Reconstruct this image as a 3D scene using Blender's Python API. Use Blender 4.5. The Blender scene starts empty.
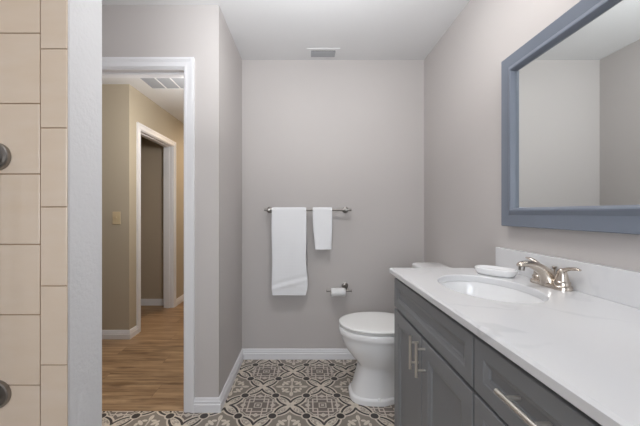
import bpy, bmesh, math, random
from mathutils import Vector, Matrix
random.seed(7)
S = bpy.context.scene
COL = S.collection

# ---------------------------------------------------------------- camera, world, lights, exposure
CAM_H = 1.19
cam_d = bpy.data.cameras.new('camera')
cam_d.sensor_width = 36.0
cam_d.lens = 303.0 / 640.0 * 36.0
cam_d.shift_x = 13.6 / 640.0
cam_d.clip_start = 0.02
cam = bpy.data.objects.new('camera', cam_d)
cam.location = (0, 0, CAM_H)
cam.rotation_euler = (math.pi / 2, 0, 0)
COL.objects.link(cam)
S.camera = cam

w = bpy.data.worlds.new('sky')
S.world = w
w.use_nodes = True
wb = w.node_tree.nodes['Background']
sky = w.node_tree.nodes.new('ShaderNodeTexSky')
sky.sky_type = 'NISHITA'
sky.sun_disc = False
sky.sun_elevation = math.radians(40)
w.node_tree.links.new(sky.outputs[0], wb.inputs[0])
wb.inputs[1].default_value = 0.3

S.view_settings.view_transform = 'Standard'
S.view_settings.look = 'None'
S.view_settings.gamma = 1.0
S.view_settings.use_curve_mapping = False
S.view_settings.exposure = 0.42


def area(name, loc, rot, sx, sy, power, col, shape='RECTANGLE'):
    l = bpy.data.lights.new(name, 'AREA')
    l.shape = shape
    l.size = sx
    l.size_y = sy
    l.energy = power
    l.color = col
    o = bpy.data.objects.new(name, l)
    o.location = loc
    o.rotation_euler = rot
    COL.objects.link(o)
    return o


# added fill panel just inside the unseen rear window, tilted slightly upwards
area('rear_fill', (-0.25, -1.27, 1.45), (math.radians(100), 0, 0), 1.0, 1.05, 18.0, (0.94, 0.97, 1.0))
# unseen panel added overhead to brighten the ceiling, aimed up and forwards
area('upward_fill', (0.0, 0.98, 1.96), (math.radians(90 + 66), 0, 0), 0.8, 0.6, 10.0, (0.96, 0.98, 1.0))
# hall: an added fill point without a fixture, then a warm far lamp
hl = bpy.data.lights.new('hall_fill', 'POINT')
hl.energy = 18.0
hl.color = (1.0, 0.985, 0.955)
hl.shadow_soft_size = 0.12
hlo = bpy.data.objects.new('hall_fill', hl)
hlo.location = (-0.84, 2.42, 1.95)
COL.objects.link(hlo)
area('far_hall_lamp_light', (-1.05, 4.6, 2.35), (0, 0, 0), 0.3, 0.3, 10.0, (1.0, 0.78, 0.56), 'DISK')
LAMP_CEILING = 17.0      # emission strength of the added ceiling light's diffuser
LAMP_VANITY = 3.0      # emission strength of the added vanity light's globes


# ---------------------------------------------------------------- node helpers
def srgb(r, g, b):
    def f(c):
        c /= 255.0
        return c / 12.92 if c <= 0.04045 else ((c + 0.055) / 1.055) ** 2.4
    return (f(r), f(g), f(b), 1.0)


class E:
    """a small expression wrapper round Math nodes"""
    def __init__(self, nt, s):
        self.nt, self.s = nt, s

    def op(self, kind, *args, clamp=False):
        n = self.nt.nodes.new('ShaderNodeMath')
        n.operation = kind
        n.use_clamp = clamp
        for i, a in enumerate((self,) + args):
            if isinstance(a, E):
                self.nt.links.new(a.s, n.inputs[i])
            else:
                n.inputs[i].default_value = a
        return E(self.nt, n.outputs[0])

    def __add__(self, o): return self.op('ADD', o)
    def __radd__(self, o): return self.op('ADD', o)
    def __sub__(self, o): return self.op('SUBTRACT', o)
    def __rsub__(self, o): return (self * -1.0) + o
    def __mul__(self, o): return self.op('MULTIPLY', o)
    def __rmul__(self, o): return self.op('MULTIPLY', o)
    def __truediv__(self, o): return self.op('DIVIDE', o)
    def abs(self): return self.op('ABSOLUTE')
    def max(self, o): return self.op('MAXIMUM', o)
    def min(self, o): return self.op('MINIMUM', o)
    def lt(self, o): return self.op('LESS_THAN', o)
    def gt(self, o): return self.op('GREATER_THAN', o)
    def sqrt(self): return self.op('SQRT')
    def pingpong(self, o): return self.op('PINGPONG', o)


def new_mat(name, col, rough=0.5, metal=0.0, spec=0.5):
    m = bpy.data.materials.new(name)
    m.use_nodes = True
    b = m.node_tree.nodes['Principled BSDF']
    b.inputs['Base Color'].default_value = col
    b.inputs['Roughness'].default_value = rough
    b.inputs['Metallic'].default_value = metal
    b.inputs['Specular IOR Level'].default_value = spec
    return m


def noise(nt, scale, detail=3.0, vec=None, rough=0.5):
    n = nt.nodes.new('ShaderNodeTexNoise')
    n.inputs['Scale'].default_value = scale
    n.inputs['Detail'].default_value = detail
    n.inputs['Roughness'].default_value = rough
    if vec is not None:
        nt.links.new(vec, n.inputs['Vector'])
    return n


def objcoord(nt):
    return nt.nodes.new('ShaderNodeTexCoord').outputs['Object']


def bump(m, height, strength, dist):
    nt = m.node_tree
    b = nt.nodes.new('ShaderNodeBump')
    b.inputs['Strength'].default_value = strength
    b.inputs['Distance'].default_value = dist
    nt.links.new(height, b.inputs['Height'])
    nt.links.new(b.outputs[0], nt.nodes['Principled BSDF'].inputs['Normal'])


def mix(nt, fac, a, b):
    n = nt.nodes.new('ShaderNodeMix')
    n.data_type = 'RGBA'
    if hasattr(fac, 'is_output'):
        nt.links.new(fac, n.inputs[0])
    else:
        n.inputs[0].default_value = fac
    for i, v in ((6, a), (7, b)):
        if hasattr(v, 'is_output'):
            nt.links.new(v, n.inputs[i])
        else:
            n.inputs[i].default_value = v
    return n.outputs[2]


def paint(name, col, rough=0.6, scale=160.0, strength=0.10, dist=0.002, var=0.03):
    m = new_mat(name, col, rough, spec=0.3)
    nt = m.node_tree
    oc = objcoord(nt)
    n = noise(nt, scale, 4.0, oc)
    bump(m, n.outputs[0], strength, dist)
    n2 = noise(nt, 2.2, 2.0, oc)
    c2 = tuple(c * (1 - var) for c in col[:3]) + (1,)
    nt.links.new(mix(nt, n2.outputs[0], col, c2), nt.nodes['Principled BSDF'].inputs['Base Color'])
    return m


def metal(name, col, rough):
    m = new_mat(name, col, rough, 1.0)
    nt = m.node_tree
    n = noise(nt, 300.0, 2.0, objcoord(nt))
    r = nt.nodes.new('ShaderNodeMapRange')
    r.inputs[3].default_value = rough - 0.04
    r.inputs[4].default_value = rough + 0.06
    nt.links.new(n.outputs[0], r.inputs[0])
    nt.links.new(r.outputs[0], nt.nodes['Principled BSDF'].inputs['Roughness'])
    return m


M = {}
M['wall'] = paint('greige_wall_paint', srgb(197, 192, 190))
M['ceiling'] = paint('white_ceiling_paint', srgb(228, 228, 229), 0.8, 90, 0.25, 0.003)
M['knockdown'] = paint('knockdown_wall_paint', srgb(224, 224, 226), 0.6, 75, 0.5, 0.004)
M['hall_wall'] = paint('beige_hall_paint', srgb(190, 179, 159))
M['side_wall'] = paint('taupe_room_paint', srgb(186, 172, 152))
M['trim'] = paint('white_trim_paint', srgb(232, 232, 235), 0.35, 30, 0.02, 0.001, 0.015)
M['ceramic'] = new_mat('white_ceramic', srgb(240, 240, 241), 0.12)
M['seat_plastic'] = new_mat('white_seat_plastic', srgb(241, 241, 240), 0.22)
M['nickel'] = metal('brushed_nickel', srgb(205, 195, 184), 0.22)
M['nickel_dark'] = metal('satin_nickel', srgb(150, 146, 142), 0.3)
M['steel'] = metal('bright_brushed_nickel', srgb(222, 217, 210), 0.36)
M['chrome'] = metal('polished_chrome', srgb(190, 190, 192), 0.12)
M['dark'] = new_mat('dark_gap', srgb(30, 30, 32), 0.8)
M['vent_dark'] = new_mat('duct_shade_grey', srgb(48, 48, 50), 0.8)  # dark colour stands in for the shade inside the duct
M['cabinet'] = paint('charcoal_cabinet_paint', srgb(130, 131, 133), 0.38, 40, 0.03, 0.001, 0.06)
M['mirror_frame'] = paint('slate_blue_frame_paint', srgb(118, 125, 138), 0.35, 60, 0.03, 0.001, 0.05)
M['mirror'] = new_mat('mirror_glass', (0.90, 0.93, 0.92, 1), 0.0, 1.0)
M['almond'] = new_mat('almond_plastic', srgb(214, 196, 160), 0.4)
M['paper'] = paint('toilet_paper', srgb(238, 238, 238), 0.9, 200, 0.1, 0.001)
M['cardboard'] = new_mat('cardboard', srgb(160, 130, 95), 0.9)
M['vent_white'] = new_mat('white_vent_enamel', srgb(225, 225, 226), 0.4)
M['slat_grey'] = new_mat('grey_vent_louver', srgb(150, 152, 156), 0.5)
M['louver'] = new_mat('grey_ceiling_louver', srgb(165, 167, 170), 0.5)  # even grey for the bathroom vent's louvers
M['window_vinyl'] = new_mat('white_window_vinyl', srgb(235, 235, 235), 0.4)


def emis(name, col, strength):
    m = new_mat(name, col, 0.4)
    b = m.node_tree.nodes['Principled BSDF']
    b.inputs['Emission Color'].default_value = col
    b.inputs['Emission Strength'].default_value = strength
    return m


M['lamp_glass'] = emis('lit_ceiling_diffuser', (1.0, 0.97, 0.93, 1), LAMP_CEILING)
M['globe_glass'] = emis('lit_globe_glass', (1.0, 0.97, 0.94, 1), LAMP_VANITY)


def towel_mat():
    m = new_mat('white_terry_cloth', srgb(240, 241, 244), 0.95, spec=0.1)
    nt = m.node_tree
    oc = objcoord(nt)
    sep = nt.nodes.new('ShaderNodeSeparateXYZ')
    nt.links.new(oc, sep.inputs[0])
    x, z = E(nt, sep.outputs[0]), E(nt, sep.outputs[2])
    h = (x * 520.0).op('SINE') * 0.35 + (z * 260.0).op('SINE') * 0.65
    n = E(nt, noise(nt, 500.0, 2.0, oc).outputs[0])
    bump(m, (h + n * 0.8).s, 0.22, 0.0006)
    return m


M['towel'] = towel_mat()


def quartz_mat():
    m = new_mat('white_quartz', srgb(236, 236, 238), 0.16)
    nt = m.node_tree
    oc = objcoord(nt)
    d = noise(nt, 2.5, 4.0, oc)
    va = nt.nodes.new('ShaderNodeVectorMath')
    va.operation = 'MULTIPLY_ADD'
    nt.links.new(d.outputs['Color'], va.inputs[0])
    va.inputs[1].default_value = (0.6, 0.6, 0.6)
    nt.links.new(oc, va.inputs[2])
    n = E(nt, noise(nt, 1.9, 3.0, va.outputs[0]).outputs[0])
    vein = ((n - 0.5).abs() / 0.018).op('SUBTRACT', 0.0)
    fac = (1.0 - vein).max(0.0)
    big = E(nt, noise(nt, 3.0, 2.0, oc).outputs[0])
    fac = fac * (big - 0.45).max(0.0) * 2.2
    nt.links.new(mix(nt, fac.min(0.35).s, srgb(221, 221, 223), srgb(192, 194, 198)),
                 nt.nodes['Principled BSDF'].inputs['Base Color'])
    return m


M['quartz'] = quartz_mat()


def tile_mat():
    m = new_mat('beige_wall_tile', srgb(214, 196, 180), 0.18)
    nt = m.node_tree
    oc = objcoord(nt)
    mp = nt.nodes.new('ShaderNodeMapping')
    mp.inputs['Scale'].default_value = (2.0, 2.0, 9.0)
    nt.links.new(oc, mp.inputs[0])
    n = noise(nt, 3.0, 5.0, mp.outputs[0])
    n2 = noise(nt, 10.0, 4.0, oc)
    c = mix(nt, n.outputs[0], srgb(221, 208, 196), srgb(206, 184, 160))
    c = mix(nt, n2.outputs[0], c, srgb(212, 192, 171))
    nt.links.new(c, nt.nodes['Principled BSDF'].inputs['Base Color'])
    return m


M['tile'] = tile_mat()
M['grout'] = paint('tan_grout', srgb(168, 140, 114), 0.9, 200, 0.1, 0.001)


def wood_mat():
    """oak planks running along X"""
    m = new_mat('oak_plank_floor', srgb(150, 112, 80), 0.38)
    nt = m.node_tree
    oc = objcoord(nt)
    sep = nt.nodes.new('ShaderNodeSeparateXYZ')
    nt.links.new(oc, sep.inputs[0])
    x, y = E(nt, sep.outputs[0]), E(nt, sep.outputs[1])
    W, L = 0.15, 1.22
    row = (y / W).op('FLOOR')
    fy = (y / W).op('FRACT')
    xo = x / L + (row * 0.371)
    colu = xo.op('FLOOR')
    fx = xo.op('FRACT')
    cid = nt.nodes.new('ShaderNodeCombineXYZ')
    nt.links.new(row.s, cid.inputs[0])
    nt.links.new(colu.s, cid.inputs[1])
    wn = nt.nodes.new('ShaderNodeTexWhiteNoise')
    nt.links.new(cid.outputs[0], wn.inputs['Vector'])
    tone = E(nt, wn.outputs['Value'])
    gv = nt.nodes.new('ShaderNodeCombineXYZ')
    nt.links.new((x * 1.6 + tone * 17.0).s, gv.inputs[0])
    nt.links.new((y * 22.0).s, gv.inputs[1])
    nt.links.new((tone * 9.0).s, gv.inputs[2])
    g = E(nt, noise(nt, 1.6, 6.0, gv.outputs[0], 0.6).outputs[0])
    kv = nt.nodes.new('ShaderNodeCombineXYZ')
    nt.links.new((x * 2.6 + tone * 5.0).s, kv.inputs[0])
    nt.links.new((y * 9.0).s, kv.inputs[1])
    k = E(nt, noise(nt, 1.3, 3.0, kv.outputs[0]).outputs[0])
    fac = ((g - 0.36) * 2.6).op('ADD', 0.0, clamp=True)
    c = mix(nt, fac.s, srgb(112, 83, 56), srgb(202, 171, 134))
    c = mix(nt, (tone * 0.55).s, c, srgb(176, 143, 108))
    knot = ((k - 0.57) * 6.0).op('ADD', 0.0, clamp=True) * 0.7
    c = mix(nt, knot.s, c, srgb(92, 64, 44))
    seam = (fy.lt(0.016)).max(fx.lt(0.0022)) * 0.55
    c = mix(nt, seam.s, c, srgb(70, 48, 34))
    nt.links.new(c, nt.nodes['Principled BSDF'].inputs['Base Color'])
    return m


M['wood'] = wood_mat()


def encaustic_mat():
    """patterned cement-look tile: knot medallion, leaf medallion and petal crossings on a 0.4 m repeat"""
    m = new_mat('patterned_cement_tile', srgb(150, 143, 137), 0.42)
    nt = m.node_tree
    oc = objcoord(nt)
    sep = nt.nodes.new('ShaderNodeSeparateXYZ')
    nt.links.new(oc, sep.inputs[0])
    X, Y = E(nt, sep.outputs[0]), E(nt, sep.outputs[1])
    u = ((X + 4.3) / 0.2).pingpong(1.0)          # knot medallion centred on x = -0.3, y = 1.877
    v = ((Y + 2.123) / 0.2).pingpong(1.0)
    a, b = u.max(v), u.min(v)
    R2 = 0.70711
    t = ((1.0 - a) + b) * R2
    s = (a + b - 1.0) * R2
    sa = s.abs()
    q = (t - 0.10) / 0.556
    wid = (0.10 - (t - 0.10) * 0.15) + q * (1.0 - q) * 0.30
    din = wid - sa                                # > 0 inside a petal
    isC = din.gt(0.0)
    line = din.abs().lt(0.034) * t.gt(0.085)
    # petal inner detail
    n1 = E(nt, noise(nt, 70.0, 2.0, oc).outputs[0])
    petal_line = ((din - 0.075).abs().lt(0.012)) * t.gt(0.24)
    petal_fleck = n1.gt(0.50) * din.gt(0.06) * t.gt(0.2)
    # light band outside the dark line
    band = ((din + 0.055).abs()).lt(0.032)
    A = s.lt(0.0) * (din.lt(-0.085))
    B = s.gt(0.0) * (din.lt(-0.085))
    # knot medallion
    kA1 = ((a - 0.30).abs().lt(0.022)) * b.lt(0.52)
    kA2 = ((a - 0.44).abs().lt(0.020)) * b.lt(0.30)
    kA3 = ((b - 0.16).abs().lt(0.018)) * a.lt(0.56) * a.gt(0.14)
    kA4 = ((a + b - 0.72).abs()).lt(0.025)
    tri = ((a - 0.46).abs() + b * 0.9).lt(0.095)
    cen = (a.max(b)).lt(0.12)
    cen_d = ((a - 0.065).abs()).lt(0.022)
    lightA = kA1.max(kA2).max(kA3).max(tri).max(cen).max(kA4 * 0.7) * (1.0 - cen_d)
    # leaf medallion, p along the diagonal frame of its own centre
    p, r = 1.0 - a, 1.0 - b                       # r >= p >= 0
    stem = p.lt(0.022) * r.lt(0.46)
    lf1x, lf1y = (p - 0.0) / 0.06, (r - 0.42) / 0.12
    leaf1 = (lf1x * lf1x + lf1y * lf1y).lt(1.0)
    d1, d2 = (p + r) * R2, (r - p) * R2
    l2x, l2y = (d1 - 0.30) / 0.13, d2 / 0.055
    leaf2 = (l2x * l2x + l2y * l2y).lt(1.0)
    l3x, l3y = (p - 0.13) / 0.075, (r - 0.30) / 0.045
    leaf3 = (l3x * l3x + l3y * l3y).lt(1.0)
    dotc = (p * p + r * r).lt(0.006)
    lightB = stem.max(leaf1).max(leaf2).max(leaf3).max(dotc)
    # dark bosses where the petals meet
    bx, by = (u - 0.5) / 0.115, (v - 0.5) / 0.115
    boss = (bx * bx + by * by).lt(1.0)
    ring = (bx * bx + by * by).lt(1.9)
    light = srgb(218, 208, 194)
    cream = srgb(208, 198, 187)
    grayA = srgb(114, 104, 97)
    grayB = srgb(138, 129, 119)
    dark = srgb(34, 27, 26)
    c = mix(nt, A.s, light, grayA)
    c = mix(nt, B.s, c, grayB)
    c = mix(nt, (lightA * A).s, c, cream)
    c = mix(nt, (lightB * B).s, c, light)
    c = mix(nt, (petal_fleck * isC * 0.6).s, c, grayA)
    c = mix(nt, (petal_line * isC * 0.35).s, c, grayA)
    c = mix(nt, band.s, c, light)
    c = mix(nt, line.s, c, dark)
    c = mix(nt, (ring * 0.8).s, c, light)
    c = mix(nt, boss.s, c, dark)
    wear = noise(nt, 14.0, 5.0, oc, 0.65)
    c = mix(nt, (E(nt, wear.outputs[0]) * 0.14).s, c, srgb(140, 131, 124))
    # tile joints at the middle of the medallions (0.2 m tiles)
    j = (u.lt(0.006)).max(v.lt(0.006)).max(u.gt(0.994)).max(v.gt(0.994))
    c = mix(nt, (j * 0.35).s, c, srgb(120, 112, 106))
    nt.links.new(c, nt.nodes['Principled BSDF'].inputs['Base Color'])
    return m


M['encaustic'] = encaustic_mat()


# ---------------------------------------------------------------- mesh helpers
def box(bm, x0, x1, y0, y1, z0, z1, mi=0, bev=0.0):
    vs = [bm.verts.new(p) for p in ((x0, y0, z0), (x1, y0, z0), (x1, y1, z0), (x0, y1, z0),
                                    (x0, y0, z1), (x1, y0, z1), (x1, y1, z1), (x0, y1, z1))]
    fs = []
    for idx in ((0, 3, 2, 1), (4, 5, 6, 7), (0, 1, 5, 4), (1, 2, 6, 5), (2, 3, 7, 6), (3, 0, 4, 7)):
        f = bm.faces.new([vs[i] for i in idx])
        f.material_index = mi
        fs.append(f)
    if bev > 0:
        es = list({e for f in fs for e in f.edges})
        r = bmesh.ops.bevel(bm, geom=es, offset=bev, segments=2, profile=0.5, affect='EDGES')
        for f in r['faces']:
            f.material_index = mi
    return vs


def rings(bm, rs, cap0=True, cap1=True, closed=False, mi=0):
    """loft a list of equal-length vertex loops"""
    L = [[bm.verts.new(p) for p in r] for r in rs]
    n = len(L[0])
    m = len(L)
    for i in range(m if closed else m - 1):
        A, B = L[i], L[(i + 1) % m]
        for k in range(n):
            f = bm.faces.new((A[k], A[(k + 1) % n], B[(k + 1) % n], B[k]))
            f.material_index = mi
    if not closed:
        if cap0:
            bm.faces.new(list(reversed(L[0]))).material_index = mi
        if cap1:
            bm.faces.new(L[-1]).material_index = mi
    return L


def cyl(bm, p0, p1, r0, r1=None, n=24, mi=0, cap=True):
    r1 = r0 if r1 is None else r1
    p0, p1 = Vector(p0), Vector(p1)
    d = (p1 - p0).normalized()
    h = Vector((0, 0, 1)) if abs(d.z) < 0.9 else Vector((1, 0, 0))
    a = d.cross(h).normalized()
    b = d.cross(a).normalized()
    R = []
    for p, r in ((p0, r0), (p1, r1)):
        R.append([p + (a * math.cos(2 * math.pi * k / n) + b * math.sin(2 * math.pi * k / n)) * r for k in range(n)])
    rings(bm, R, cap, cap, mi=mi)


def lathe(bm, origin, axis, prof, n=32, mi=0):
    """revolve (radius, height) profile round an axis through origin"""
    o = Vector(origin)
    d = Vector(axis).normalized()
    h = Vector((0, 0, 1)) if abs(d.z) < 0.9 else Vector((1, 0, 0))
    a = d.cross(h).normalized()
    b = d.cross(a).normalized()
    R = []
    for r, z in prof:
        R.append([o + d * z + (a * math.cos(2 * math.pi * k / n) + b * math.sin(2 * math.pi * k / n)) * max(r, 1e-4)
                  for k in range(n)])
    rings(bm, R, mi=mi)


def tube(bm, path, radii, n=20, up=(0, 0, 1), flat=1.0, mi=0):
    """sweep an ellipse (half-width r, half-height r*flat) along a path; radii may be (w, h) pairs"""
    P = [Vector(p) for p in path]
    R = []
    for i, p in enumerate(P):
        d = (P[min(i + 1, len(P) - 1)] - P[max(i - 1, 0)]).normalized()
        a = d.cross(Vector(up)).normalized()
        b = a.cross(d).normalized()
        r = radii[i]
        rw, rh = r if isinstance(r, tuple) else (r, r * flat)
        R.append([p + a * (math.cos(2 * math.pi * k / n) * rw) + b * (math.sin(2 * math.pi * k / n) * rh) for k in range(n)])
    rings(bm, R, mi=mi)


def catmull(pts, sub=6):
    out = []
    P = [tuple(p) for p in pts]
    for i in range(len(P) - 1):
        p0, p1, p2, p3 = P[max(i - 1, 0)], P[i], P[i + 1], P[min(i + 2, len(P) - 1)]
        for s in range(sub):
            t = s / sub
            out.append(tuple(0.5 * ((2 * b) + (-a + c) * t + (2 * a - 5 * b + 4 * c - d) * t * t + (-a + 3 * b - 3 * c + d) * t ** 3)
                             for a, b, c, d in zip(p0, p1, p2, p3)))
    out.append(P[-1])
    return out


def obj(name, bm, mats, parent=None, smooth=False, bevel=0.0, angle=40, subsurf=0):
    bmesh.ops.recalc_face_normals(bm, faces=bm.faces)
    me = bpy.data.meshes.new(name)
    bm.to_mesh(me)
    bm.free()
    for m in (mats if isinstance(mats, (list, tuple)) else [mats]):
        me.materials.append(m)
    o = bpy.data.objects.new(name, me)
    COL.objects.link(o)
    if parent is not None:
        o.parent = parent
        o.location = -parent.location
        if parent.parent is not None:
            o.location = (0, 0, 0)
            o.location = -(Vector(parent.location) + Vector(parent.parent.location))
    if bevel > 0:
        md = o.modifiers.new('bevel', 'BEVEL')
        md.width = bevel
        md.segments = 2
        md.limit_method = 'ANGLE'
        md.angle_limit = math.radians(35)
    if subsurf:
        md = o.modifiers.new('subsurf', 'SUBSURF')
        md.levels = subsurf
        md.render_levels = subsurf
    if smooth:
        for p in me.polygons:
            p.use_smooth = True
        if hasattr(me, 'set_sharp_from_angle'):
            me.set_sharp_from_angle(angle=math.radians(angle))
    return o


def struct(name, bm, mats, **k):
    o = obj(name, bm, mats, **k)
    if o.parent is None:
        o['kind'] = 'structure'
    return o


def thing(name, label, cat, loc, group=None):
    o = bpy.data.objects.new(name, None)
    o.empty_display_size = 0.05
    o.location = loc
    COL.objects.link(o)
    o['label'] = label
    o['category'] = cat
    if group:
        o['group'] = group
    return o


def tag(o, label, cat, group=None):
    o['label'] = label
    o['category'] = cat
    if group:
        o['group'] = group
    return o


def B():
    return bmesh.new()


# ---------------------------------------------------------------- room shell
XR, XL = 0.961, -0.526          # bathroom right / left wall faces
YB, YD = 2.475, 1.82            # back wall face, door wall face
ZC, ZH = 2.44, 2.41             # bathroom / hall ceiling
YR = -1.30                      # wall behind the camera
XS = -1.62                      # shower side wall

bm = B(); box(bm, XL - 0.115, XR + 0.115, YB, YB + 0.115, 0, ZC); struct('wall_back', bm, M['wall'])
bm = B(); box(bm, XR, XR + 0.115, YR, YB, 0, ZC); struct('wall_right', bm, M['wall'])
OX0, OX1, OZ = -1.482, -0.737, 2.052   # door opening
bm = B()
box(bm, OX1 + 0.018, XL, YD, YD + 0.115, 0, ZC)
box(bm, OX0 - 0.018, OX1 + 0.018, YD, YD + 0.115, OZ + 0.018, ZC)
box(bm, -3.3, OX0 - 0.018, YD, YD + 0.115, 0, ZC)
struct('wall_door', bm, M['wall'])
bm = B(); box(bm, XL - 0.115, XL, YD + 0.115, YB, 0, ZC); struct('wall_left', bm, M['wall'])
bm = B(); box(bm, XS - 0.1, XS, YR, YD, 0, ZC); struct('wall_shower_side', bm, M['wall'])
# wall behind the camera, with an opening for the added window
WX0, WX1, WZ0, WZ1 = -0.80, 0.30, 0.85, 2.05
bm = B()
box(bm, XS, WX0, YR - 0.115, YR, 0, ZC)
box(bm, WX1, XR + 0.115, YR - 0.115, YR, 0, ZC)
box(bm, WX0, WX1, YR - 0.115, YR, 0, WZ0)
box(bm, WX0, WX1, YR - 0.115, YR, WZ1, ZC)
struct('wall_rear', bm, M['wall'])
bm = B()
for x0, x1, z0, z1 in ((WX0, WX0 + 0.05, WZ0, WZ1), (WX1 - 0.05, WX1, WZ0, WZ1), (WX0 + 0.05, WX1 - 0.05, WZ0, WZ0 + 0.05),
                       (WX0 + 0.05, WX1 - 0.05, WZ1 - 0.05, WZ1), (WX0 + 0.05, WX1 - 0.05, 1.43, 1.47)):
    box(bm, x0, x1, YR - 0.09, YR - 0.03, z0, z1)
win = struct('unseen_window_1', bm, M['window_vinyl'])  # unseen window added to give the rear fill panel a source
gm = new_mat('window_glass', (1, 1, 1, 1), 0.0)
gm.node_tree.nodes['Principled BSDF'].inputs['Transmission Weight'].default_value = 1.0
bm = B(); box(bm, WX0 + 0.05, WX1 - 0.05, YR - 0.065, YR - 0.06, WZ0 + 0.05, WZ1 - 0.05)
obj('pane', bm, gm, win)

bm = B()
box(bm, XS - 0.1, XR + 0.115, YR - 0.115, YD + 0.115, ZC, ZC + 0.1)
box(bm, XL - 0.115, XR + 0.115, YD + 0.115, YB + 0.115, ZC, ZC + 0.1)
struct('ceiling', bm, M['ceiling'])
bm = B(); box(bm, -3.4, XL - 0.115, YD + 0.115, 5.7, ZH, ZH + 0.1); struct('ceiling_hall', bm, M['ceiling'])
bm = B()
box(bm, XS - 0.1, XR + 0.115, YR - 0.115, YD, -0.1, 0)
box(bm, XL - 0.08, XR + 0.115, YD, YB + 0.115, -0.1, 0)
struct('floor', bm, M['encaustic'])
bm = B(); box(bm, -3.4, XL - 0.08, YD, 5.7, -0.1, 0); struct('floor_hall', bm, M['wood'])

# shower partition: its end faces the room
PX, PY0, PY1 = -0.661, 0.84, 0.984
bm = B(); box(bm, XS, PX, PY0, PY1, 0, ZC); struct('wall_shower', bm, M['knockdown'], bevel=0.006)

# hall
HX, HY = -1.677, 2.87
SY0, SY1, SZ = 3.056, 3.80, 2.022      # side door opening
bm = B(); box(bm, -3.3, HX, HY, HY + 0.115, 0, ZH); struct('wall_hall', bm, M['hall_wall'])
bm = B()
box(bm, HX - 0.115, HX, HY + 0.115, SY0 - 0.018, 0, ZH)
box(bm, HX - 0.115, HX, SY1 + 0.018, 5.6, 0, ZH)
box(bm, HX - 0.115, HX, SY0 - 0.018, SY1 + 0.018, SZ + 0.018, ZH)
struct('wall_hall_side', bm, M['hall_wall'])
bm = B(); box(bm, -3.3, HX - 0.115, 3.91, 4.02, 0, ZH); struct('wall_side_room', bm, M['side_wall'])
bm = B(); box(bm, -3.4, -3.3, YD, 5.7, 0, ZH); struct('wall_hall_left', bm, M['hall_wall'])
bm = B(); box(bm, -3.3, XL - 0.115, 5.6, 5.7, 0, ZH); struct('wall_hall_end', bm, M['hall_wall'])
bm = B(); box(bm, XL - 0.115, XL - 0.02, YB + 0.115, 5.7, 0, ZH); struct('wall_hall_right', bm, M['hall_wall'])


# door casings: a stepped profile carried round three sides
STRIPS = ((0.0, 0.016, 0.018), (0.016, 0.024, 0.0145), (0.024, 0.046, 0.012), (0.046, 0.054, 0.014), (0.054, 0.060, 0.009))


def casing(bm, a0, a1, top, put, reveal=0.006):
    """U-shaped casing round opening a0..a1 up to top; put(a, depth, z) places a point"""
    cw = 0.060
    i0, i1, it = a0 - reveal, a1 + reveal, top + reveal
    for s0, s1, th in STRIPS:                 # s measured from the outer edge inwards
        o0, o1 = cw - s0, cw - s1
        outer = [(i0 - o0, 0), (i0 - o0, it + o0), (i1 + o0, it + o0), (i1 + o0, 0)]
        inner = [(i0 - o1, 0), (i0 - o1, it + o1), (i1 + o1, it + o1), (i1 + o1, 0)]
        vo = [[bm.verts.new(put(a, d, z)) for a, z in outer] for d in (0, th)]
        vi = [[bm.verts.new(put(a, d, z)) for a, z in inner] for d in (0, th)]
        for k in range(3):
            bm.faces.new((vo[1][k], vo[1][k + 1], vi[1][k + 1], vi[1][k]))
            bm.faces.new((vo[0][k], vo[0][k + 1], vo[1][k + 1], vo[1][k]))
            bm.faces.new((vi[0][k], vi[0][k + 1], vi[1][k + 1], vi[1][k]))
            bm.faces.new((vo[0][k], vo[0][k + 1], vi[0][k + 1], vi[0][k]))
        for k in (0, 3):
            bm.faces.new((vo[0][k], vo[1][k], vi[1][k], vi[0][k]))


bm = B()
casing(bm, OX0, OX1, OZ, lambda a, d, z: (a, YD - d, z))
casing(bm, OX0, OX1, OZ, lambda a, d, z: (a, YD + 0.115 + d, z))
cas = struct('door_1', bm, M['trim'])
bm = B()
box(bm, OX0 - 0.018, OX0, YD, YD + 0.115, 0, OZ + 0.018)
box(bm, OX1, OX1 + 0.018, YD, YD + 0.115, 0, OZ + 0.018)
box(bm, OX0, OX1, YD, YD + 0.115, OZ, OZ + 0.018)
obj('jamb', bm, M['trim'], cas)
bm = B()
box(bm, OX0, OX0 + 0.01, YD + 0.045, YD + 0.08, 0, OZ)
box(bm, OX1 - 0.01, OX1, YD + 0.045, YD + 0.08, 0, OZ)
box(bm, OX0 + 0.01, OX1 - 0.01, YD + 0.045, YD + 0.08, OZ - 0.01, OZ)
obj('door_stop', bm, M['trim'], cas)

bm = B()
casing(bm, SY0, SY1, SZ, lambda a, d, z: (HX + d, a, z))
cas2 = struct('door_2', bm, M['trim'])
bm = B()
box(bm, HX - 0.115, HX, SY0 - 0.018, SY0, 0, SZ + 0.018)
box(bm, HX - 0.115, HX, SY1, SY1 + 0.018, 0, SZ + 0.018)
box(bm, HX - 0.115, HX, SY0, SY1, SZ, SZ + 0.018)
obj('jamb', bm, M['trim'], cas2)
bm = B()
box(bm, HX - 0.075, HX - 0.04, SY0, SY0 + 0.01, 0, SZ)
box(bm, HX - 0.075, HX - 0.04, SY1 - 0.01, SY1, 0, SZ)
box(bm, HX - 0.075, HX - 0.04, SY0 + 0.01, SY1 - 0.01, SZ - 0.01, SZ)
obj('door_stop', bm, M['trim'], cas2)

BASE = ((0, 0), (0.0155, 0), (0.0155, 0.046), (0.0115, 0.051), (0.0115, 0.060), (0.0135, 0.063), (0.0095, 0.069), (0.0085, 0.078), (0.006, 0.083), (0, 0.083))


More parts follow.
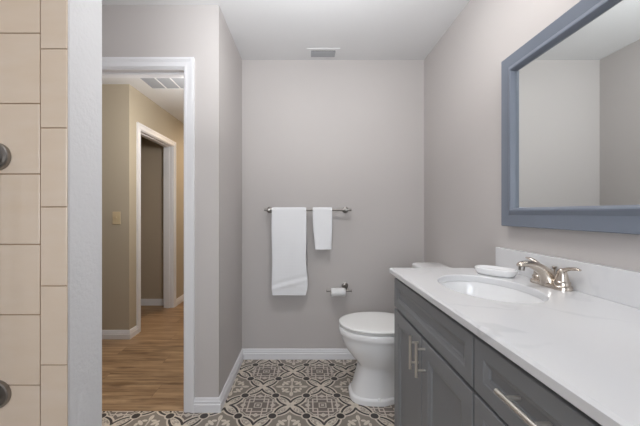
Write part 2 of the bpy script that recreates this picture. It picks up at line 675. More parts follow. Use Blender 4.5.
def base_run(bm, p0, p1, nrm, m0, m1):
    p0, p1, nrm = Vector(p0 + (0,)), Vector(p1 + (0,)), Vector(nrm + (0,))
    d = (p1 - p0).normalized()
    A = [p0 + d * (o * m0) + nrm * o + Vector((0, 0, z)) for o, z in BASE]
    C = [p1 - d * (o * m1) + nrm * o + Vector((0, 0, z)) for o, z in BASE]
    rings(bm, [A, C])


bm = B(); base_run(bm, (XL, YB), (XR, YB), (0, -1), 1, 1); struct('baseboard_back', bm, M['trim'])
bm = B(); base_run(bm, (XL, YB), (XL, YD), (1, 0), 1, -1); struct('baseboard_left', bm, M['trim'])
bm = B(); base_run(bm, (XL, YD), (OX1 + 0.066, YD), (0, -1), -1, 0); struct('baseboard_door', bm, M['trim'])
bm = B(); base_run(bm, (XR, YB), (XR, 1.475), (-1, 0), 1, 0); struct('baseboard_right', bm, M['trim'])
bm = B()
base_run(bm, (-3.3, HY), (HX, HY), (0, -1), 1, -1)
base_run(bm, (HX, HY), (HX, SY0 - 0.066), (1, 0), -1, 0)
base_run(bm, (HX, SY1 + 0.066), (HX, 5.6), (1, 0), 0, 0)
struct('baseboard_hall', bm, M['trim'])
bm = B(); base_run(bm, (-3.3, 3.91), (HX - 0.115, 3.91), (0, -1), 0, 0); struct('baseboard_side_room', bm, M['trim'])

# shower tile facing on the front of the partition: wide tiles and a narrow bullnose column
bm = B()
box(bm, XS + 0.001, PX - 0.001, PY0 - 0.0045, PY0 - 0.0005, 0, ZC, 1)
TG = 0.0024
px1 = -0.7305


def tile_col(x0, x1, z_ref, pitch, bev):
    z = z_ref - math.ceil(z_ref / pitch) * pitch
    while z < ZC:
        a, b = max(z, 0) + TG / 2, min(z + pitch, ZC) - TG / 2
        if b - a > 0.01:
            box(bm, x0 + TG / 2, x1 - TG / 2, PY0 - 0.009, PY0 - 0.004, a, b, 0, bev)
        z += pitch


tile_col(px1, PX + 0.0045, 1.2065, 0.217, 0.0016)
x = px1
while x > XS + 0.02:
    tile_col(max(x - 0.25, XS), x, 1.297, 0.1933, 0.0016)
    x -= 0.25
struct('trim_1', bm, [M['tile'], M['grout']])

# ---------------------------------------------------------------- toilet
TY = 1.985
toilet = thing('toilet', 'white two-piece toilet with closed lid beside the vanity', 'toilet', (0.6, TY, 0))


def egg(xf, xb, hw, z, n=48, pw=2.0, notch=None, cx=None):
    """egg-shaped loop: long axis along X, blunt front at xf"""
    out = []
    c = cx if cx is not None else xf + (xb - xf) * 0.52
    for k in range(n):
        th = 2 * math.pi * k / n
        ct, st = math.cos(th), math.sin(th)
        ex = abs(ct) ** (2 / pw) * (1 if ct >= 0 else -1)
        ey = abs(st) ** (2 / pw) * (1 if st >= 0 else -1)
        x = c + ex * ((xb - c) if ct >= 0 else (c - xf))
        h = hw
        if notch and x > notch:
            h = hw * 0.80
        out.append((x, TY + ey * h, z))
    return out


bm = B()
prof = [(0.000, 0.280, 0.82, 0.124, 3.0), (0.026, 0.278, 0.82, 0.126, 3.0), (0.034, 0.281, 0.82, 0.124, 3.0), (0.040, 0.296, 0.82, 0.113, 3.0),
        (0.08, 0.308, 0.82, 0.111, 3.2), (0.14, 0.325, 0.82, 0.109, 3.2), (0.19, 0.339, 0.82, 0.108, 3.1), (0.212, 0.344, 0.82, 0.108, 3.0), (0.220, 0.340, 0.82, 0.112, 2.8),
        (0.24, 0.324, 0.82, 0.127, 2.5), (0.27, 0.297, 0.80, 0.145, 2.3), (0.31, 0.264, 0.77, 0.162, 2.2), (0.35, 0.241, 0.75, 0.174, 2.15),
        (0.385, 0.233, 0.74, 0.177, 2.1), (0.409, 0.233, 0.735, 0.175, 2.1), (0.411, 0.232, 0.735, 0.176, 2.1), (0.412, 0.217, 0.735, 0.190, 2.1), (0.416, 0.215, 0.735, 0.191, 2.1),
        (0.448, 0.214, 0.735, 0.192, 2.1), (0.453, 0.218, 0.733, 0.188, 2.1), (0.4535, 0.24, 0.72, 0.168, 2.1)]
rings(bm, [egg(xf, xb, hw, z, 64, pw, 0.525 if z < 0.2 else None, 0.48) for z, xf, xb, hw, pw in prof])
box(bm, 0.66, 0.94, TY - 0.115, TY + 0.115, 0.30, 0.452, 0, 0.02)
obj('bowl', bm, M['ceramic'], toilet, smooth=True, angle=50)
bm = B()
sp = [(0.4575, 0.227, 0.181), (0.459, 0.221, 0.187), (0.465, 0.2205, 0.1875), (0.4675, 0.226, 0.182)]
rings(bm, [egg(xf, 0.69, hw, z, 64, 2.1, None, 0.47) for z, xf, hw in sp])
obj('seat', bm, M['seat_plastic'], toilet, smooth=True, angle=60)
bm = B()
lp = [(0.4710, 0.222, 0.186), (0.4725, 0.2145, 0.1925), (0.479, 0.214, 0.193), (0.483, 0.219, 0.188), (0.485, 0.235, 0.172), (0.4865, 0.30, 0.11), (0.4868, 0.40, 0.03)]
rings(bm, [egg(xf, 0.69 if hw > 0.15 else 0.69 - (0.19 - hw), hw, z, 64, 2.1, None, 0.47) for z, xf, hw in lp])
for sgn in (-1, 1):
    cyl(bm, (0.694, TY + sgn * 0.06, 0.468), (0.694, TY + sgn * 0.10, 0.468), 0.011, n=16)
obj('lid', bm, M['seat_plastic'], toilet, smooth=True, angle=60)


def rrect(x0, x1, y0, y1, r, z, n=8, bow=0.0):
    out = []
    for cx, cy, a0 in ((x1 - r, y1 - r, 0), (x0 + r, y1 - r, 90), (x0 + r, y0 + r, 180), (x1 - r, y0 + r, 270)):
        for k in range(n + 1):
            a = math.radians(a0 + 90 * k / n)
            out.append((cx + r * math.cos(a), cy + r * math.sin(a), z))
    return out


bm = B()
rings(bm, [rrect(0.79, 0.93, TY - 0.17, TY + 0.17, 0.03, 0.452), rrect(0.77, 0.94, TY - 0.19, TY + 0.19, 0.035, 0.50),
           rrect(0.762, 0.945, TY - 0.20, TY + 0.20, 0.035, 0.795)])
obj('tank', bm, M['ceramic'], toilet, smooth=True, angle=50)
bm = B()
rings(bm, [rrect(0.757, 0.948, TY - 0.206, TY + 0.206, 0.038, 0.7965), rrect(0.752, 0.951, TY - 0.211, TY + 0.211, 0.055, 0.802),
           rrect(0.750, 0.951, TY - 0.213, TY + 0.213, 0.055, 0.825), rrect(0.756, 0.949, TY - 0.207, TY + 0.207, 0.053, 0.832),
           rrect(0.775, 0.940, TY - 0.185, TY + 0.185, 0.03, 0.836)])
obj('tank_lid', bm, M['ceramic'], toilet, smooth=True, angle=60)
bm = B()
cyl(bm, (0.764, TY + 0.15, 0.745), (0.748, TY + 0.15, 0.745), 0.013, n=20)
tube(bm, [(0.746, TY + 0.152, 0.746), (0.744, TY + 0.12, 0.742), (0.745, TY + 0.08, 0.736)], [(0.005, 0.008), (0.005, 0.007), (0.004, 0.008)])
obj('flush_lever', bm, M['chrome'], toilet, smooth=True)['label'] = 'chrome flush lever'
for sgn in (-1, 1):
    bm = B()
    lathe(bm, (0.45, TY + sgn * 0.1135, 0.030), (0, 0, 1), [(0.011, 0), (0.011, 0.006), (0.008, 0.012), (0.001, 0.014)], 16)
    obj('bolt_cap', bm, M['ceramic'], toilet, smooth=True)

# ---------------------------------------------------------------- vanity
CF = 0.408                      # counter front edge
CZ, CT = 0.921, 0.027           # counter top, thickness
CY0, CY1 = 0.30, 1.493
FX = 0.425                      # door and drawer face
VY0, VY1 = 0.335, 1.470
vanity = thing('bathroom_vanity', 'charcoal grey vanity cabinet with panelled fronts under the white countertop', 'cabinet', (0.7, 0.9, 0))
bm = B()
KX = FX + 0.019
box(bm, KX, XR - 0.002, VY0, VY0 + 0.018, 0.10, CZ - CT)
box(bm, KX, XR - 0.002, VY1 - 0.018, VY1, 0.0, CZ - CT)
box(bm, KX, XR - 0.002, VY0 + 0.018, VY1 - 0.018, 0.10, 0.118)
box(bm, XR - 0.014, XR - 0.002, VY0 + 0.018, VY1 - 0.018, 0.118, CZ - CT)
box(bm, KX, KX + 0.02, VY0 + 0.018, VY1 - 0.018, CZ - CT - 0.045, CZ - CT)
box(bm, KX + 0.022, KX + 0.039, 0.763, 0.783, 0.118, 0.85)
box(bm, KX, KX + 0.02, VY1 - 0.045, VY1 - 0.018, 0.118, 0.725)
box(bm, KX + 0.040, KX + 0.043, VY0 + 0.018, VY1 - 0.018, 0.118, 0.85)
obj('cabinet_body', bm, M['cabinet'], vanity)
bm = B(); box(bm, KX + 0.06, KX + 0.075, VY0 + 0.02, VY1 - 0.019, 0.0, 0.10)
obj('toe_kick', bm, M['cabinet'], vanity)


def front(name, y0, y1, z0, z1, stile):
    """panelled front facing -X: flat frame, moulded step, recessed field"""
    bm = B()
    rr = []
    for off, x in ((0, FX + 0.019), (0, FX + 0.0015), (0.0015, FX), (stile, FX), (stile + 0.004, FX + 0.0025), (stile + 0.014, FX + 0.0055),
                   (stile + 0.017, FX + 0.0105), (stile + 0.018, FX + 0.0105)):
        rr.append([(x, y0 + off, z0 + off), (x, y1 - off, z0 + off), (x, y1 - off, z1 - off), (x, y0 + off, z1 - off)])
    rings(bm, rr)
    return obj(name, bm, M['cabinet'], vanity)


def pull(parent, y, z, vertical, L=0.126, cc=0.076):
    bm = B()
    bx = FX - 0.031
    d = Vector((0, 0, 1)) if vertical else Vector((0, 1, 0))
    c = Vector((bx, y, z))
    cyl(bm, c - d * (L / 2), c + d * (L / 2), 0.0055, n=20)
    for s in (-1, 1):
        p = c + d * (s * cc / 2)
        cyl(bm, p, p + Vector((0.0315 + 0.0, 0, 0)), 0.0043, n=14)
    obj('handle', bm, M['steel'], parent, smooth=True)['label'] = 'brushed nickel bar handle'


DZ0, DZ1 = 0.742, 0.876
front('false_drawer_front', 0.776, 1.464, DZ0, DZ1, 0.036)
DR = [(0.341, 0.769)]
d1 = front('door', 1.121, 1.464, 0.125, 0.730, 0.054); pull(d1, 1.150, 0.661, True)
d2 = front('door', 0.776, 1.1155, 0.125, 0.730, 0.054); pull(d2, 1.086, 0.664, True)
dh = (0.735 - 0.125 - 0.008) / 2
for z0, z1 in ((DZ0, DZ1), (0.125 + dh + 0.008, 0.732), (0.125, 0.125 + dh)):
    dd = front('drawer', 0.380, 0.768, z0, z1, 0.038)
    pull(dd, 0.566, min(z1 - 0.055, (z0 + z1) / 2 + 0.02), False)

# countertop with an oval cut-out
SX, SYc, SAX, SAY = 0.660, 1.112, 0.152, 0.210
top = thing('countertop', 'white quartz vanity countertop with backsplash and oval sink cut-out', 'countertop', (0.7, 0.9, CZ))


def ray_rect(cx, cy, ang, x0, x1, y0, y1):
    dx, dy = math.cos(ang), math.sin(ang)
    ts = []
    if abs(dx) > 1e-9: ts.append(((x1 if dx > 0 else x0) - cx) / dx)
    if abs(dy) > 1e-9: ts.append(((y1 if dy > 0 else y0) - cy) / dy)
    t = min(ts)
    return cx + dx * t, cy + dy * t


X1c = XR - 0.002
angs = [2 * math.pi * k / 96 for k in range(96)]
corner = [math.atan2(y - SYc, x - SX) % (2 * math.pi) for x in (CF, X1c) for y in (CY0, CY1)]
for c in corner:                          # move the nearest ray onto each corner
    i = min(range(len(angs)), key=lambda i: abs(angs[i] - c))
    angs[i] = c
angs.sort()


def ell(sc_x, sc_y, z):
    return [(SX + sc_x * math.cos(a) * 1.0 / math.sqrt((math.cos(a)) ** 2 + (math.sin(a) * sc_x / sc_y) ** 2),
             SYc + sc_x * math.sin(a) * 1.0 / math.sqrt((math.cos(a)) ** 2 + (math.sin(a) * sc_x / sc_y) ** 2), z) for a in angs]


def rect_loop(ins, z):
    out = []
    for a in angs:
        x, y = ray_rect(SX, SYc, a, CF, X1c, CY0, CY1)
        x = min(max(x, CF + ins), X1c - ins)
        y = min(max(y, CY0 + ins), CY1 - ins)
        out.append((x, y, z))
    return out


bm = B()
rings(bm, [ell(SAX, SAY, CZ - CT), rect_loop(0.003, CZ - CT), rect_loop(0, CZ - CT + 0.003), rect_loop(0, CZ - 0.006), rect_loop(0.006, CZ),
           ell(SAX + 0.003, SAY + 0.003, CZ), ell(SAX, SAY, CZ - 0.004)], closed=True)
obj('slab', bm, M['quartz'], top)
bm = B()
box(bm, 0.931, X1c, CY0, CY1, CZ, CZ + 0.1015, 0, 0.002)
obj('backsplash', bm, M['quartz'], top)
bm = B()
cyl(bm, (SX, SYc, CZ), (SX, SYc, CZ), 0.01) if False else None
bm.free()

sink = thing('sink', 'white oval undermount basin set into the countertop', 'sink', (SX, SYc, CZ - 0.16))
bm = B()
z0 = CZ - CT - 0.001
bp = [(1.10, 0.0), (1.012, 0.0), (1.0, -0.004), (0.985, -0.03), (0.94, -0.065), (0.85, -0.095), (0.70, -0.117), (0.50, -0.130), (0.30, -0.136), (0.13, -0.139)]
bo = [(0.13, -0.150), (0.35, -0.147), (0.60, -0.138), (0.80, -0.120), (0.93, -0.095), (1.01, -0.06), (1.06, -0.012), (1.10, -0.010)]
L = rings(bm, [ell(SAX * f, SAY * f, z0 + dz) for f, dz in bp + bo], cap0=False, cap1=False, closed=True)
obj('basin', bm, M['ceramic'], sink, smooth=True, angle=60)
bm = B()
lathe(bm, (SX, SYc, z0 - 0.139), (0, 0, 1), [(0.004, -0.03), (0.018, -0.03), (0.018, -0.002), (0.031, 0.0), (0.031, 0.0025), (0.022, 0.0035), (0.021, 0.001), (0.019, 0.003), (0.001, 0.006)], 32)
obj('drain', bm, M['nickel'], sink, smooth=True)['label'] = 'brushed nickel sink drain'

# ---------------------------------------------------------------- faucet
FXc, FYc = 0.8995, 1.117
fau = thing('faucet', 'brushed nickel two-handle faucet on the countertop behind the sink', 'faucet', (FXc, FYc, CZ))
bm = B()


def stadium(hx, hy, z, n=16):
    out = []
    r = hx
    for k in range(n + 1):
        a = math.pi * k / n
        out.append((FXc + r * math.cos(a), FYc + (hy - r) + r * math.sin(a), z))
    for k in range(n + 1):
        a = math.pi + math.pi * k / n
        out.append((FXc + r * math.cos(a), FYc - (hy - r) + r * math.sin(a), z))
    return out


rings(bm, [stadium(0.030, 0.081, CZ + 0.0005), stadium(0.030, 0.081, CZ + 0.010), stadium(0.0275, 0.0785, CZ + 0.0145), stadium(0.020, 0.071, CZ + 0.0165)])
obj('base_plate', bm, M['nickel'], fau, smooth=True, angle=50)
bm = B()
pts = [(0.897, 0.926), (0.893, 0.941), (0.885, 0.956), (0.871, 0.971), (0.851, 0.985), (0.828, 0.994), (0.805, 0.997), (0.787, 0.994), (0.779, 0.990)]
rad = [(0.030, 0.030), (0.028, 0.029), (0.024, 0.026), (0.020, 0.021), (0.0175, 0.017), (0.016, 0.0135), (0.0155, 0.0115), (0.013, 0.009), (0.007, 0.004)]
P = catmull([(x, FYc, z + 0.006) for x, z in pts], 5)
RR = catmull(rad, 5)
tube(bm, P, RR, 24, up=(0, 1, 0.0001))
# up is along Y, so the sweep's first half-axis lies in the X-Z plane: swap the radii
bm.free()
bm = B()
tube(bm, P, [(h, w_) for w_, h in RR], 24, up=(0, 1, 0.0001))
spout = obj('spout', bm, M['nickel'], fau, smooth=True, angle=70)
bm = B()
cyl(bm, (0.7945, FYc, 0.997), (0.7925, FYc, 0.979), 0.0105, 0.0098, 24)
obj('aerator', bm, M['nickel_dark'], spout, smooth=True)
for sgn in (1, -1):
    hy = FYc + sgn * 0.051
    bm = B()
    lathe(bm, (FXc, hy, CZ + 0.015), (0, 0, 1), [(0.0245, 0), (0.0245, 0.012), (0.0225, 0.0145), (0.0205, 0.0165), (0.0205, 0.019), (0.0190, 0.026), (0.0165, 0.037), (0.0135, 0.048), (0.0105, 0.055), (0.006, 0.059), (0.001, 0.060)], 28)
    hd = obj('handle', bm, M['nickel'], fau, smooth=True, angle=60)
    bm = B()
    if sgn < 0:
        lv = [(FXc - 0.004, hy + 0.007, CZ + 0.052), (FXc + 0.001, hy - 0.003, CZ + 0.066), (FXc + 0.006, hy - 0.020, CZ + 0.075), (FXc + 0.010, hy - 0.042, CZ + 0.079), (FXc + 0.012, hy - 0.058, CZ + 0.078)]
    else:
        lv = [(FXc + 0.002, hy - 0.007, CZ + 0.052), (FXc - 0.001, hy + 0.003, CZ + 0.068), (FXc - 0.006, hy + 0.016, CZ + 0.080), (FXc - 0.012, hy + 0.034, CZ + 0.088), (FXc - 0.016, hy + 0.050, CZ + 0.090)]
    tube(bm, catmull(lv, 4), catmull([(0.011, 0.009), (0.0095, 0.0085), (0.0075, 0.0065), (0.008, 0.0055), (0.005, 0.003)], 4), 16)
    obj('lever', bm, M['nickel'], hd, smooth=True, angle=60)
bm = B()
cyl(bm, (0.921, FYc + 0.008, CZ + 0.012), (0.921, FYc + 0.008, CZ + 0.062), 0.0025, n=12)
lathe(bm, (0.921, FYc + 0.008, CZ + 0.060), (0, 0, 1), [(0.003, 0), (0.006, 0.004), (0.0075, 0.009), (0.006, 0.012), (0.001, 0.013)], 18)
obj('lift_rod', bm, M['nickel'], fau, smooth=True)

# ---------------------------------------------------------------- soap dish
bm = B()
dc = Vector((0.818, 1.312))
da = Vector((0.096, -0.130)).normalized()
dn = Vector((-da.y, da.x))


def dish(hl, hw, z, n=48, pw=2.6):
    out = []
    for k in range(n):
        th = 2 * math.pi * k / n
        ct, st = math.cos(th), math.sin(th)
        e = dc + da * (hl * abs(ct) ** (2 / pw) * (1 if ct > 0 else -1)) + dn * (hw * abs(st) ** (2 / pw) * (1 if st > 0 else -1))
        out.append((e.x, e.y, CZ + z))
    return out


rings(bm, [dish(0.066, 0.036, 0.0005), dish(0.071, 0.041, 0.004), dish(0.078, 0.048, 0.016), dish(0.081, 0.051, 0.026), dish(0.081, 0.051, 0.030), dish(0.078, 0.048, 0.032),
           dish(0.074, 0.044, 0.0305), dish(0.068, 0.038, 0.024), dish(0.055, 0.028, 0.0215), dish(0.01, 0.006, 0.021)])
tag(obj('soap_dish', bm, M['ceramic'], smooth=True, angle=70), 'white oval ceramic soap dish on the countertop beside the faucet', 'soap dish')

# ---------------------------------------------------------------- mirror
MX = 0.916                      # frame front
MY0, MY1, MZ0, MZ1 = 0.50, 1.436, 1.1295, 1.907
mir = thing('wall_mirror', 'large rectangular mirror with slate blue-grey frame above the vanity', 'mirror', (XR, 0.95, MZ0))
bm = B()
rr = []
for off, x in ((0.004, XR - 0.006), (0, MX + 0.010), (0.003, MX + 0.006), (0.052, MX + 0.008), (0.054, MX + 0.0065), (0.068, MX - 0.002), (0.073, MX - 0.003), (0.077, MX + 0.001), (0.084, MX + 0.016), (0.084, MX + 0.030), (0.004, MX + 0.036)):
    rr.append([(x, MY0 + off, MZ0 + off), (x, MY1 - off, MZ0 + off), (x, MY1 - off, MZ1 - off), (x, MY0 + off, MZ1 - off)])
rings(bm, rr, closed=True)
obj('frame', bm, M['mirror_frame'], mir)
bm = B(); box(bm, MX + 0.019, MX + 0.024, MY0 + 0.080, MY1 - 0.080, MZ0 + 0.080, MZ1 - 0.080)
obj('glass', bm, M['mirror'], mir)['label'] = 'reflecting mirror glass'

# ---------------------------------------------------------------- towel bar and towels
BY, BZ = 2.407, 1.2155
tb = thing('towel_bar', 'brushed nickel towel bar on the back wall holding two white towels', 'towel bar', (0.01, YB, BZ))
bm = B(); cyl(bm, (-0.326, BY, BZ), (0.350, BY, BZ), 0.0098, n=24)
for sx in (-0.326, 0.350):
    s = 1 if sx > 0 else -1
    lathe(bm, (sx, BY, BZ), (s, 0, 0), [(0.0098, 0), (0.0105, 0.001), (0.0105, 0.006), (0.006, 0.010), (0.001, 0.011)], 20)
obj('bar', bm, M['nickel_dark'], tb, smooth=True)
for sx in (-0.298, 0.318):
    bm = B()
    lathe(bm, (sx, YB - 0.0005, BZ), (0, -1, 0), [(0.026, 0), (0.026, 0.005), (0.022, 0.009), (0.012, 0.012), (0.010, 0.02), (0.010, 0.05), (0.013, 0.056), (0.013, 0.076), (0.010, 0.081), (0.001, 0.082)], 28)
    obj('mount', bm, M['nickel_dark'], tb, smooth=True)


def towel(name, x0, x1, zf, zb, th, label, seed, taper=0.0, crease=False):
    rnd = random.Random(seed)
    ph = [rnd.uniform(0, 6.28) for _ in range(6)]
    NX = 34
    ri = 0.0101
    ro = ri + th
    # centreline: front bottom -> up -> over the bar -> down the back
    front_pts = [(BY - (ri + ro) / 2, zf + (BZ - zf) * k / 44) for k in range(44)]
    arc = [(BY - (ri + ro) / 2 * math.cos(math.pi * k / 12), BZ + (ri + ro) / 2 * math.sin(math.pi * k / 12)) for k in range(13)]
    back_pts = [(BY + (ri + ro) / 2, BZ - (BZ - zb) * k / 30) for k in range(1, 31)]
    cl = front_pts + arc + back_pts
    R = []
    for i in range(NX + 1):
        u = i / NX
        loopo, loopi = [], []
        for j, (y, z) in enumerate(cl):
            if j < 44:
                ny, nz = -1, 0
            elif j < 57:
                a = math.pi * (j - 44) / 12
                ny, nz = -math.cos(a), math.sin(a)
            else:
                ny, nz = 1, 0
            low = max(0.0, min(1.0, (BZ - z) / 0.25))
            side = u - 0.5
            wv = (math.sin(u * 5.2 + z * 3.0 + ph[0]) * 0.0030 + math.sin(u * 11 - z * 5 + ph[1]) * 0.0012 + math.sin(z * 17 + u * 2 + ph[2]) * 0.0010) * low
            if crease and j < 44:
                dgl = (z - zf) - 0.05 - 0.075 * u
                wv += 0.011 * math.exp(-(dgl / 0.011) ** 2) * (0.3 + 0.7 * math.sin(math.pi * u)) - 0.006 * math.exp(-((dgl - 0.026) / 0.013) ** 2) + 0.005 * math.exp(-(((z - zf) - 0.075 + 0.09 * (u - 0.7)) / 0.008) ** 2) * max(0, u - 0.35)
            t2 = th / 2 * (1.0 - 0.62 * max(0, abs(side) * 2 - 0.86) / 0.14 * 0.9)
            xx = x0 + (x1 - x0) * u
            xx += low * (taper * (BZ - z) * (1 - u) + 0.004 * math.sin(z * 9 + ph[3]) * side * 2)
            if crease:
                xx += 0.012 * u * low * math.exp(-((z - zf - 0.11) / 0.11) ** 2)
            if crease:
                xx -= 0.020 * (u - 0.45) * math.exp(-((z - zf) / 0.035) ** 2)
            off = -wv * (1 if j < 50 else 0)
            flare = -0.006 * low if j < 50 else 0.0
            loopo.append((xx, y + off + flare + ny * t2, z + nz * t2))
            loopi.append((xx, y + off + flare - ny * t2, z - nz * t2))
        R.append(loopo + loopi[::-1])
    bm = B()
    rings(bm, R)
    o = obj(name, bm, M['towel'], smooth=True, angle=75)
    return tag(o, label, 'towel')


towel('bath_towel', -0.273, -0.002, 0.543, 0.59, 0.0105, 'long white bath towel folded over the towel bar, left of the hand towel', 3, 0.0, True)
towel('hand_towel', 0.050, 0.202, 0.903, 0.93, 0.0105, 'short white hand towel hanging on the right part of the towel bar', 11, 0.045, False)

# ---------------------------------------------------------------- toilet paper
RX0, RX1, RY, RZ = 0.196, 0.308, 2.408, 0.572
tph = thing('toilet_paper_holder', 'brushed nickel toilet paper holder on the back wall beside the toilet', 'toilet paper holder', (0.312, YB, 0.60))
bm = B()
lathe(bm, (0.314, YB - 0.0005, 0.598), (0, -1, 0), [(0.026, 0), (0.026, 0.005), (0.022, 0.009), (0.012, 0.012), (0.009, 0.02)], 28)
obj('wall_plate', bm, M['nickel_dark'], tph, smooth=True)
bm = B()
tube(bm, catmull([(0.314, YB - 0.015, 0.598), (0.317, YB - 0.04, 0.596), (0.325, RY + 0.008, 0.585), (0.326, RY, RZ)], 5), [0.008] * 16, 16, up=(1, 0, 0.01))
cyl(bm, (0.168, RY, RZ), (0.352, RY, RZ), 0.0075, n=20)
for e, s in ((0.168, -1), (0.352, 1)):
    lathe(bm, (e, RY, RZ), (s, 0, 0), [(0.0075, 0), (0.011, 0.001), (0.011, 0.007), (0.006, 0.010), (0.001, 0.011)], 20)
obj('arm', bm, M['nickel_dark'], tph, smooth=True)
roll = thing('toilet_paper_roll', 'white toilet paper roll hanging on the holder', 'toilet paper', ((RX0 + RX1) / 2, RY, RZ))
ro, rc = 0.033, 0.019
zc = RZ - (rc - 0.0077) + 0.0004


def ringx(bm, r_out, r_in, x0, x1, n=40):
    R = []
    for r, x in ((r_in, x0), (r_out - 0.001, x0), (r_out, x0 + 0.001), (r_out, x1 - 0.001), (r_out - 0.001, x1), (r_in, x1)):
        R.append([(x, RY + r * math.cos(2 * math.pi * k / n), zc + r * math.sin(2 * math.pi * k / n)) for k in range(n)])
    rings(bm, R, closed=True)


bm = B(); ringx(bm, ro, rc + 0.0012, RX0, RX1)
tail = [(x, RY - ro * math.cos(a) - 0.0004, zc - ro * math.sin(a)) for x in (RX0 + 0.001, RX1 - 0.001) for a in (0.0,)]
obj('paper', bm, M['paper'], roll, smooth=True, angle=50)
bm = B(); ringx(bm, rc + 0.0011, rc, RX0 + 0.0005, RX1 - 0.0005)
obj('core', bm, M['cardboard'], roll, smooth=True, angle=50)['label'] = 'cardboard core'

# ---------------------------------------------------------------- vents
cv = thing('ceiling_vent', 'small white ceiling vent with grey louvers near the back wall', 'vent', (0.13, 2.36, ZC))
vx0, vx1, vy0, vy1 = 0.004, 0.256, 2.296, 2.432
bm = B()
for x0, x1, y0, y1 in ((vx0, vx0 + 0.032, vy0, vy1), (vx1 - 0.032, vx1, vy0, vy1), (vx0 + 0.032, vx1 - 0.032, vy0, vy0 + 0.026), (vx0 + 0.032, vx1 - 0.032, vy1 - 0.022, vy1)):
    box(bm, x0, x1, y0, y1, ZC - 0.006, ZC - 0.0005)
obj('frame', bm, M['vent_white'], cv)
bm = B(); box(bm, vx0 + 0.03, vx1 - 0.03, vy0 + 0.024, vy1 - 0.02, ZC - 0.0025, ZC - 0.0005)  # flat dark sheet, the duct's shade put into its colour
obj('dark_duct_sheet', bm, M['vent_dark'], cv)['label'] = 'dark sheet behind the louvers standing for the shade in the duct'
for k in range(4):
    y = vy0 + 0.038 + k * 0.021
    bm = B()
    vs = [(y, ZC - 0.003), (y + 0.015, ZC - 0.009), (y + 0.016, ZC - 0.0075), (y + 0.001, ZC - 0.0015)]
    rings(bm, [[(x, yy, zz) for yy, zz in vs] for x in (vx0 + 0.031, vx1 - 0.031)])
    obj('louver', bm, M['louver'], cv)

rv = thing('return_vent', 'large white return air grille in the hall ceiling beyond the doorway', 'vent', (-1.23, 2.72, ZH))
gx0, gx1, gy0, gy1 = -1.52, -0.93, 2.45, 2.985
bm = B()
fw = 0.022
for x0, x1, y0, y1 in ((gx0, gx0 + fw, gy0, gy1), (gx1 - fw, gx1, gy0, gy1), (gx0 + fw, gx1 - fw, gy0, gy0 + fw), (gx0 + fw, gx1 - fw, gy1 - fw, gy1)):
    box(bm, x0, x1, y0, y1, ZH - 0.008, ZH - 0.0005)
obj('frame', bm, M['vent_white'], rv)
bm = B()
for k in range(1, 4):
    x = gx0 + fw + (gx1 - gx0 - 2 * fw) * k / 4
    box(bm, x - 0.006, x + 0.006, gy0 + fw, gy1 - fw, ZH - 0.009, ZH - 0.002)
obj('mullion', bm, M['vent_white'], rv)
bm = B()
y = gy0 + fw + 0.004
while y < gy1 - fw - 0.012:
    vs = [(y, ZH - 0.002), (y + 0.010, ZH - 0.0075), (y + 0.0108, ZH - 0.0065), (y + 0.0008, ZH - 0.001)]
    rings(bm, [[(x, yy, zz) for yy, zz in vs] for x in (gx0 + fw, gx1 - fw)])
    y += 0.0125
obj('grille', bm, M['slat_grey'], rv)
bm = B(); box(bm, gx0 + 0.01, gx1 - 0.01, gy0 + 0.01, gy1 - 0.01, ZH - 0.0015, ZH - 0.0003)
obj('filter', bm, M['slat_grey'], rv)

# ---------------------------------------------------------------- light switch in the hall
sw = thing('light_switch', 'almond toggle light switch on the beige hall wall', 'light switch', (-1.797, HY, 1.143))
bm = B(); box(bm, -1.797 - 0.037, -1.797 + 0.037, HY - 0.006, HY - 0.0003, 1.143 - 0.060, 1.143 + 0.060, 0, 0.002)
obj('plate', bm, M['almond'], sw)
bm = B()
box(bm, -1.797 - 0.006, -1.797 + 0.006, HY - 0.0068, HY - 0.006, 1.143 - 0.013, 1.143 + 0.013)
box(bm, -1.797 - 0.004, -1.797 + 0.004, HY - 0.016, HY - 0.0066, 1.143 + 0.001, 1.143 + 0.010, 0, 0.001)
obj('toggle', bm, M['almond'], sw)
for dz in (-0.03, 0.03):
    bm = B(); cyl(bm, (-1.797, HY - 0.0055, 1.143 + dz), (-1.797, HY - 0.0072, 1.143 + dz), 0.0035, n=12)
    obj('screw', bm, M['almond'], sw)

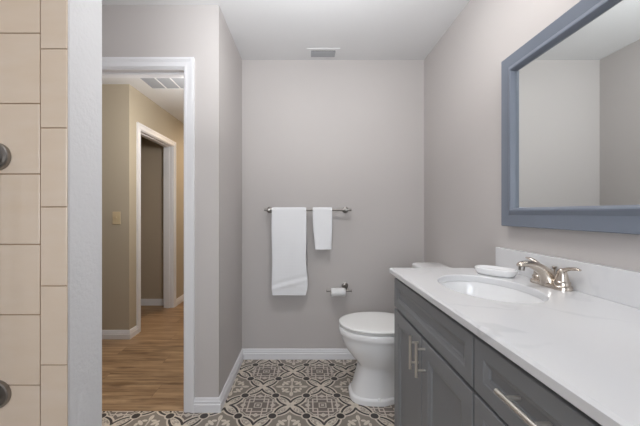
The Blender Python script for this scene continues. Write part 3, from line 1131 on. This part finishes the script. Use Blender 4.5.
# ---------------------------------------------------------------- grab bar in the shower
GX, GZ0, GZ1 = -0.846, 0.695, 1.344
GY = PY0 - 0.0095
gb = thing('grab_bar', 'satin metal vertical grab bar with round wall flanges on the beige shower tile', 'grab bar', (GX, GY, GZ0))
bm = B()
tube(bm, catmull([(GX, GY - 0.006, GZ0), (GX, GY - 0.035, GZ0), (GX, GY - 0.052, GZ0 + 0.018), (GX, GY - 0.055, GZ0 + 0.06),
                  (GX, GY - 0.055, GZ1 - 0.06), (GX, GY - 0.052, GZ1 - 0.018), (GX, GY - 0.035, GZ1), (GX, GY - 0.006, GZ1)], 6), [0.014] * 43, 20, up=(1, 0, 0.001))
obj('bar', bm, M['nickel_dark'], gb, smooth=True)
for z in (GZ0, GZ1):
    bm = B()
    lathe(bm, (GX, GY, z), (0, -1, 0), [(0.0375, 0), (0.0375, 0.010), (0.0355, 0.013), (0.028, 0.0145), (0.027, 0.0125), (0.0165, 0.0125), (0.0165, 0.020)], 40)
    obj('flange', bm, M['nickel_dark'], gb, smooth=True, angle=30)

# ---------------------------------------------------------------- unseen lamps added above the frame to light the room
cl_ = thing('ceiling_fill_light', 'round white flush fill light added out of view above the middle of the bathroom', 'ceiling light', (0.2, 1.25, ZC))  # added out of view to light the side walls
bm = B(); lathe(bm, (0.2, 1.25, ZC - 0.0005), (0, 0, -1), [(0.19, 0), (0.19, 0.03), (0.18, 0.035), (0.172, 0.035), (0.172, 0.02)], 48)
obj('base', bm, M['vent_white'], cl_, smooth=True)
bm = B(); lathe(bm, (0.2, 1.25, ZC - 0.036), (0, 0, -1), [(0.172, 0), (0.17, 0.006), (0.15, 0.02), (0.09, 0.030), (0.001, 0.032)], 48)
obj('diffuser', bm, M['lamp_glass'], cl_, smooth=True)

vl = thing('vanity_fill_light', 'brushed nickel three-globe fill light added out of view above the mirror', 'wall light', (XR, 0.93, 2.13))  # unseen fixture added to light the ceiling and walls
bm = B(); box(bm, XR - 0.03, XR - 0.0005, 0.66, 1.16, 2.09, 2.19, 0, 0.006)
obj('back_plate', bm, M['nickel_dark'], vl)
for y in (0.74, 0.91, 1.08):
    bm = B(); cyl(bm, (XR - 0.029, y, 2.14), (XR - 0.062, y, 2.14), 0.022, n=20)
    a_ = obj('socket', bm, M['nickel_dark'], vl, smooth=True)
    bm = B()
    lathe(bm, (XR - 0.060, y, 2.14), (-1, 0, 0), [(0.020, 0)] + [(0.055 * math.sin(math.radians(t)), 0.05 - 0.055 * math.cos(math.radians(t))) for t in range(25, 180, 12)] + [(0.001, 0.105)], 28)
    obj('globe', bm, M['globe_glass'], vl, smooth=True)
